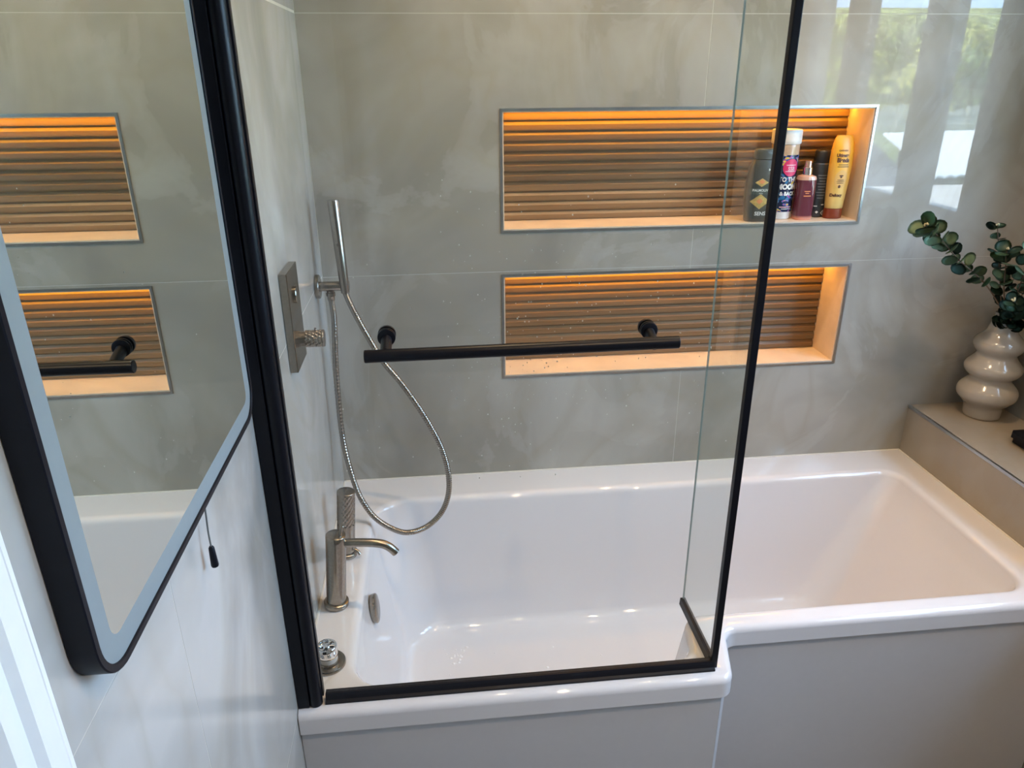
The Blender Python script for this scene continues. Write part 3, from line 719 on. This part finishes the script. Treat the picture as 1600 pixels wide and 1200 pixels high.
B.text('GARNIER', -.006, .178, .0060, dark, bb, .0001, .0006); B.text('Ultimate', -.006, .166, .0115, dark, bb, .0006, .0006, sx=.8); B.text('Blends', -.004, .1535, .0150, dark, bb, .0008, .0006, sx=.8)
B.text('Delicacy', -.008, .063, .0105, dark, bb, .0006, .0006, sx=.85); B.patch('rect', -.002, .142, .013, .0008, dark, bb, .0005); B.patch('rect', -.002, .137, .015, .0009, dark, bb, .0005)
ovm = P('print_pale_oval', (.72, .42, .12), .5); B.patch('ellipse', -.003, .105, .0165, .0235, ovm, bb, .0004)
for u, z, a_, c_ in ((0, .114, .006, .0020), (0, .110, .003, .0022), (0, .103, .010, .0010), (0, .099, .011, .0010), (0, .095, .010, .0010), (-.001, .086, .0035, .0042)): B.patch('ellipse', u-.003, z, a_, c_, dark, bb, .0007)

# ================================================================= VASE AND EUCALYPTUS
V = (1.868, -.090, LZ)
vase = empty('vase', V, 'cream ceramic vase of three stacked bulges, on the tiled ledge by the window wall', 'vase')
prof = [(0, .044), (.002, .0490), (.018, .0500), (.034, .0530), (.048, .0660), (.060, .0765), (.072, .0790), (.085, .0760), (.098, .0650), (.107, .0570), (.114, .0560), (.121, .0600), (.130, .0695), (.142, .0745), (.154, .0720), (.166, .0620), (.176, .0545), (.183, .0520), (.190, .0545), (.200, .0620), (.212, .0660), (.224, .0620), (.236, .0500), (.247, .0405), (.258, .0365), (.275, .0325), (.290, .0295), (.298, .0285)]
def smooth_prof(p, k=3):
    q = catmull([(a, b, 0) for a, b in p], k); return [(v.x, max(0, v.y)) for v in q]
outer = smooth_prof(prof)
full = [(a*1.04, b) for a, b in outer+[(.300, .0270), (.298, .0255), (.27, .0270), (.20, .030)]]
bm = lathe(BM(), (V[0], V[1], V[2]+.0008), (0, 0, 1), full, 56); obj('vase_body', bm, M_VASE, vase, True, 60)
def leaf_mesh(name, mat):
    bm = BM(); n = 12; rx, ry = .0165, .0150; c = bm.verts.new((0, .016, -.0012)); r1 = []; r2 = []
    for i in range(n):
        a = 2*PI*i/n; x, y = rx*math.sin(a), ry*math.cos(a); x *= (1+.05*math.sin(3*a))
        r1.append(bm.verts.new((x*.55, .016-y*.55, -.0006))); r2.append(bm.verts.new((x, .016-y, .0020*abs(math.sin(a))+.001)))
    for i in range(n): bm.faces.new((c, r1[i], r1[(i+1) % n]))
    bridge(bm, r1, r2)
    ex = bmesh.ops.solidify(bm, geom=bm.faces[:], thickness=.0004)
    bmesh.ops.recalc_face_normals(bm, faces=bm.faces)
    me = bpy.data.meshes.new(name); bm.to_mesh(me); bm.free(); me.materials.append(mat)
    me.polygons.foreach_set('use_smooth', [True]*len(me.polygons)); return me
def leaf_mat(name, c):
    m = P(name, c, .45, vary=.25, bscale=40); b = m.node_tree.nodes['Principled BSDF']
    return m
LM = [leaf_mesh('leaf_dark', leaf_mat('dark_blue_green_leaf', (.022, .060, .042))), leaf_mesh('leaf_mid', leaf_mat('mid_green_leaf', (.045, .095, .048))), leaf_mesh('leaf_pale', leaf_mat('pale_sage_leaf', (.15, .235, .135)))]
M_STEM = P('brown_green_stem', (.14, .085, .05), .6); M_BUD = P('cream_bud', (.52, .48, .30), .6)
bud_me = None
def sprig(pts, nodes, sizes, pale, label, seed, t0=.12):
    """one eucalyptus stem with opposite pairs of round leaves"""
    global bud_me
    rn = random.Random(seed)
    root = empty('eucalyptus_stem', pts[0], label, 'plant stem', 'eucalyptus stems in the cream vase')
    path = catmull(pts, 8)
    obj('stem', tube(BM(), path, .002, 8, lambda i, n: .0021*(1-.5*i/n)), M_STEM, root, True)
    n = len(path)
    for k in range(nodes):
        t = t0+(1-t0)*k/(nodes-1); i = min(n-2, int(t*(n-1))); p = path[i]; d = (path[i+1]-path[i]).normalized()
        u, v = frame_of(d); a0 = k*PI/2+rn.uniform(-.35, .35)
        s = sizes[0]*(1-t)+sizes[1]*t
        pr = 3 if k == nodes-1 else 2
        for q in range(pr):
            a = a0+q*2*PI/pr; side = (u*math.cos(a)+v*math.sin(a)).normalized()
            y = (side*1.0+d*rn.uniform(.15, .75)).normalized()
            z = (d-y*d.dot(y)).normalized(); z = (z+Vector((rn.uniform(-.35, .35), rn.uniform(-.5, .1), rn.uniform(-.2, .4)))); z = (z-y*z.dot(y)).normalized()
            x = y.cross(z); ss = s*rn.uniform(.85, 1.12)
            pos = p+side*.0015
            tip = pos+y*.033*ss
            if tip.x > W-.012 or tip.y > -.012: continue
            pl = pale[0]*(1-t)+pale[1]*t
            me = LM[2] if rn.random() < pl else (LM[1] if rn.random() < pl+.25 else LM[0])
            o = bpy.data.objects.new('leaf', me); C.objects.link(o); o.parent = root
            mt = Matrix((x*ss, y*ss, z*ss)).transposed().to_4x4(); mt.translation = pos-root.location
            o.matrix_local = mt
    # buds at the tip
    for q in range(5):
        if bud_me is None:
            bm = BM(); bmesh.ops.create_icosphere(bm, subdivisions=1, radius=.0030); bud_me = bpy.data.meshes.new('bud'); bm.to_mesh(bud_me); bm.free(); bud_me.materials.append(M_BUD)
        o = bpy.data.objects.new('bud', bud_me); C.objects.link(o); o.parent = root
        o.location = path[-1]-root.location+Vector((rn.uniform(-.005, .005), rn.uniform(-.006, .002), rn.uniform(.001, .008)))
    return root
mouth = Vector((V[0], V[1], LZ+.27))
SPR = [
 ([mouth+Vector((-.006, 0, 0)), (1.843, -.110, .462), (1.777, -.118, .537), (1.717, -.127, .585), (1.655, -.135, .627), (1.604, -.143, .668), (1.558, -.152, .704), (1.520, -.160, .726)], 13, (.85, 1.35), (.0, .75), 'long eucalyptus stem arching left out of the cream vase, pale tip before the wall', .36),
 ([mouth+Vector((0, .004, 0)), (1.845, -.112, .458), (1.806, -.128, .545), (1.780, -.145, .610), (1.762, -.155, .655)], 9, (1.15, 1.15), (.0, .7), 'short upright eucalyptus stem of broad leaves in the middle of the vase', .15),
 ([mouth+Vector((.003, .002, 0)), (1.842, -.105, .458), (1.804, -.115, .550), (1.772, -.120, .640), (1.748, -.120, .715)], 8, (1.0, .85), (.0, .15), 'tall dark eucalyptus stem rising behind the middle one in the vase', .15),
 ([mouth+Vector((.006, -.002, 0)), (1.848, -.122, .459), (1.830, -.150, .552), (1.815, -.175, .620), (1.800, -.200, .665)], 9, (1.1, 1.1), (.05, .7), 'eucalyptus stem with pale buds, right of the upright middle stem in the vase', .15),
 ([mouth+Vector((.008, .004, 0)), (1.858, -.110, .462), (1.862, -.135, .540), (1.860, -.160, .600), (1.852, -.185, .660)], 9, (1.15, 1.0), (.0, .1), 'dark eucalyptus stem nearest the window wall, cut by the photo edge', .15),
 ([mouth+Vector((.002, -.006, 0)), (1.848, -.130, .452), (1.815, -.165, .500), (1.790, -.190, .530)], 7, (1.1, 1.0), (.0, .05), 'short dark eucalyptus stem leaning forward over the mouth of the vase', .2),
 ([mouth+Vector((.006, -.006, 0)), (1.860, -.125, .452), (1.862, -.165, .500), (1.850, -.195, .535)], 7, (1.15, 1.0), (.0, .05), 'short dark eucalyptus stem leaning right over the mouth of the vase', .2),
]
for i, (pts, nodes, sz, pale, lab, t0) in enumerate(SPR): sprig(pts, nodes, sz, pale, lab, 11+i, t0)

# black stand on the ledge, cut by the frame
st = empty('black_stand', (1.870, -.300, LZ), 'small black stand on the tiled ledge in front of the vase, at the photo edge', 'stand')
bm = BM()
pr = [(-.052, -.030), (-.038, -.044), (.052, -.044), (.052, .044), (-.038, .044), (-.052, .030)]
a = [bm.verts.new((1.870+x, -.300+y, LZ+.020)) for x, y in pr]; b = [bm.verts.new((1.870+x, -.300+y, LZ+.033)) for x, y in pr]
bridge(bm, a, b); bm.faces.new(a[::-1]); bm.faces.new(b); obj('stand_top', bm, M_BLACK, st)
for x in (-.030, .036):
    obj('foot', box(BM(), 1.870+x-.009, 1.870+x+.009, -.300-.036, -.300+.036, LZ+.0006, LZ+.020, .002), M_BLACK, st)

# ================================================================= CEILING LIGHTS
M_BULB = P('lamp_lens', (1, .85, .6), .4, emit=((1, .72, .42), 30))
for i, (x, y) in enumerate(DOWNLIGHTS):
    cl = empty('ceiling_light', (x, y, CZ), ['white recessed ceiling light above the tap end of the bath', 'white recessed ceiling light above the ledge end of the bath', 'white recessed ceiling light over the floor on the mirror side', 'white recessed ceiling light over the floor on the window side'][i], 'ceiling light', 'recessed ceiling lights')
    obj('trim_ring', lathe(BM(), (x, y, CZ-.0005), (0, 0, -1), [(0, .045), (.004, .043), (.005, .030), (.001, .029)], 32, cap=False), M_PANEL, cl, True)
    obj('lamp_lens', lathe(BM(), (x, y, CZ-.0008), (0, 0, -1), [(0, .027), (.002, .027)], 24), M_BULB, cl)
    l = light('spot', 'SPOT', (x, y, CZ-.012), DOWN_W, WARM, spot_size=math.radians(125), spot_blend=.7, shadow_soft_size=.025)
    attach(l, cl)

# ================================================================= OUTSIDE (seen mirrored in the glossy tiles)
GZ = -3.4
gr = obj('ground', box(BM(), -60, 200, -200, 60, GZ-.5, GZ-.02), P('field_grass', (.16, .20, .075), .9, vary=.25, bscale=.3)); gr['kind'] = 'structure'
gv = obj('chipping_roof', box(BM(), 2.4, 12.3, -12.15, 3, -1.25, -1.0), P('pale_stone_chippings', (.50, .47, .42), .9, vary=.45, bscale=22))
tag(gv, 'flat roof of pale stone chippings just below the window, seen mirrored in the tiles', 'flat roof')
# outhouse with white corrugated roof
dk = empty('lean_to', (13, -20, GZ), 'dark grey lean-to roof beside the white corrugated roof, seen mirrored in the tiles', 'lean-to')
def quad_slab(bm, q, z0, z1, ins=0):
    c = Vector((sum(p[0] for p in q)/4, sum(p[1] for p in q)/4)); P4_ = [Vector(p)+(c-Vector(p)).normalized()*ins for p in q]
    a = [bm.verts.new((p.x, p.y, z0)) for p in P4_]; b = [bm.verts.new((p.x, p.y, z1)) for p in P4_]
    bridge(bm, a, b); bm.faces.new(a[::-1]); bm.faces.new(b); return bm
DQ = [(11.75, -14.9), (17.2, -26.1), (13.0, -26.5), (8.6, -14.9)]
obj('roof_sheet', quad_slab(BM(), DQ, -1.55, -1.45), P('dark_roof_felt', (.06, .065, .07), .8, vary=.2), dk)
obj('lean_to_wall', quad_slab(BM(), DQ, GZ, -1.56, .4), P('lean_to_boards', (.12, .12, .11), .8), dk)
oh = empty('outhouse', (17, -21, GZ), 'outhouse with white corrugated roof, seen mirrored in the glossy wall tiles', 'outhouse')
RC_ = [(12.0, -14.8), (24.5, -16.8), (27.5, -27.6), (17.4, -26.0)]
def quad_slab(bm, q, z0, z1, ins=0):
    c = Vector((sum(p[0] for p in q)/4, sum(p[1] for p in q)/4)); P4_ = [Vector(p)+(c-Vector(p)).normalized()*ins for p in q]
    a = [bm.verts.new((p.x, p.y, z0)) for p in P4_]; b = [bm.verts.new((p.x, p.y, z1)) for p in P4_]
    bridge(bm, a, b); bm.faces.new(a[::-1]); bm.faces.new(b); return bm
obj('outhouse_wall', quad_slab(BM(), RC_, GZ, -1.35, .7), P('grey_render', (.22, .22, .21), .8), oh)
bm = BM(); A, B_, C_, D_ = [Vector(p) for p in RC_]; n = 84; lo_ = []; h2 = []
for i in range(n+1):
    t = i/n; z = -1.22+(.05 if i % 2 else 0); p = A.lerp(B_, t); q = D_.lerp(C_, t)
    lo_.append((bm.verts.new((p.x, p.y, z)), bm.verts.new((q.x, q.y, z+.12)), bm.verts.new((p.x, p.y, z-.05)), bm.verts.new((q.x, q.y, z+.07))))
for a, b in zip(lo_, lo_[1:]):
    bm.faces.new((a[0], b[0], b[1], a[1])); bm.faces.new((a[2], a[3], b[3], b[2])); bm.faces.new((a[0], a[2], b[2], b[0])); bm.faces.new((a[1], b[1], b[3], a[3]))
bm.faces.new((lo_[0][0], lo_[0][1], lo_[0][3], lo_[0][2])); bm.faces.new((lo_[-1][0], lo_[-1][2], lo_[-1][3], lo_[-1][1]))
obj('corrugated_roof', bm, P('white_roof_sheet', (.80, .80, .78), .6, vary=.05, bscale=2), oh)
# fence: pale pickets
fe = empty('garden_fence', (40, -57.6, GZ), 'pale picket fence in front of the trees, seen mirrored in the wall tiles', 'fence')
bm = BM(); M_FENCE = P('weathered_fence', (.50, .50, .44), .8, vary=.2)
for i in range(300):
    x = 20+i*.14; zt = GZ+1.75+.25*math.sin(i*.11)+.08*math.sin(i*.7); box(bm, x, x+.10, -57.6, -57.57, GZ, zt)
pk = obj('pickets', bm, M_FENCE, fe); pk['kind'] = 'stuff'
obj('rail', box(BM(), 20, 62, -57.57, -57.50, GZ+.4, GZ+.5), M_FENCE, fe); obj('rail', box(BM(), 20, 62, -57.57, -57.50, GZ+1.2, GZ+1.3), M_FENCE, fe)
for k in range(8): obj('post', box(BM(), 20+k*5.9, 20.14+k*5.9, -57.62, -57.48, GZ, GZ+1.9), M_FENCE, fe)
# trees on the slope behind the fence
def crown_mesh(seed, mat):
    rn = random.Random(seed); bm = BM(); ctr = []
    for k in range(9): ctr.append((Vector((rn.uniform(-2.2, 2.2), rn.uniform(-1.8, 1.8), rn.uniform(-3.2, 3.2))), rn.uniform(1.6, 2.4)))
    for c, r in ctr: bmesh.ops.create_icosphere(bm, subdivisions=2, radius=r*.8, matrix=Matrix.Translation(c))
    for k in range(2600):
        c, r = rn.choice(ctr); d = Vector((rn.gauss(0, 1), rn.gauss(0, 1), rn.gauss(0, 1))).normalized(); p = c+d*r*rn.uniform(.75, 1.12)
        u = Vector((rn.gauss(0, 1), rn.gauss(0, 1), rn.gauss(0, 1))).normalized()*rn.uniform(.16, .40); w = u.cross(d).normalized()*u.length*.7
        bm.faces.new([bm.verts.new(p+q) for q in (-u, w, u, -w)])
    me = bpy.data.meshes.new('crown'); bm.to_mesh(me); bm.free(); me.materials.append(mat); return me
TM = [P('olive_foliage', (.27, .30, .06), .8, vary=.6, bscale=1.1), P('green_foliage', (.13, .19, .05), .8, vary=.6, bscale=1.1), P('yellow_green_foliage', (.38, .38, .07), .8, vary=.3, bscale=1.5)]
for m_ in TM:
    for n_ in m_.node_tree.nodes:
        if n_.type == 'VALTORGB': n_.color_ramp.elements[0].position = .43; n_.color_ramp.elements[1].position = .57
CM = [crown_mesh(i, TM[i]) for i in range(3)]
bm = BM(); lathe(bm, (0, 0, 0), (0, 0, 1), [(0, .28), (1.0, .2), (5.5, .12)], 10); TR = bpy.data.meshes.new('trunk'); bm.to_mesh(TR); bm.free(); TR.materials.append(P('bark', (.12, .09, .06), .9))
rn = random.Random(5); kt = 0
for row, (yy, zb_, sc) in enumerate(((-63, GZ+.4, .62), (-73, GZ+1.6, .80), (-84, GZ+3.1, .80))):
    for k in range(6):
        x = (yy*-.56)-14+(k+.5*(row % 2))*8.7*sc
        s = sc*rn.uniform(.92, 1.0)
        ci = (k*2+row+int(rn.random()*2)) % 3
        te = empty('tree', (x, yy+rn.uniform(-.3, .3), zb_), '%s leafy tree in the %s row beyond the fence, mirrored in the tiles' % (('olive green', 'dark green', 'yellow green')[ci], ('front', 'middle', 'back')[row]), 'tree', 'trees beyond the fence')
        for nm, me, z in (('crown', CM[ci], 5.0*s), ('trunk', TR, 0)):
            o = bpy.data.objects.new(nm, me); C.objects.link(o); o.parent = te; o.location = (0, 0, z); o.scale = (s, s, s if nm == 'crown' else s*1.0)
            if nm == 'crown': o.rotation_euler = (0, 0, rn.uniform(0, 6))
# rising ground under the trees
bm = BM(); ys_ = [(-60, GZ-.02), (-74, GZ+1.8), (-86, GZ+3.6), (-112, 9.6), (-190, 9.9)]
rows = [[bm.verts.new((x, y, z)) for x in (-40, 20, 80, 190)] for y, z in ys_]
for a, b in zip(rows, rows[1:]):
    for i in range(3): bm.faces.new((a[i], a[i+1], b[i+1], b[i]))
hl = obj('hill', bm, P('wooded_hillside', (.26, .28, .07), .9, vary=.6, bscale=.35)); hl['kind'] = 'structure'
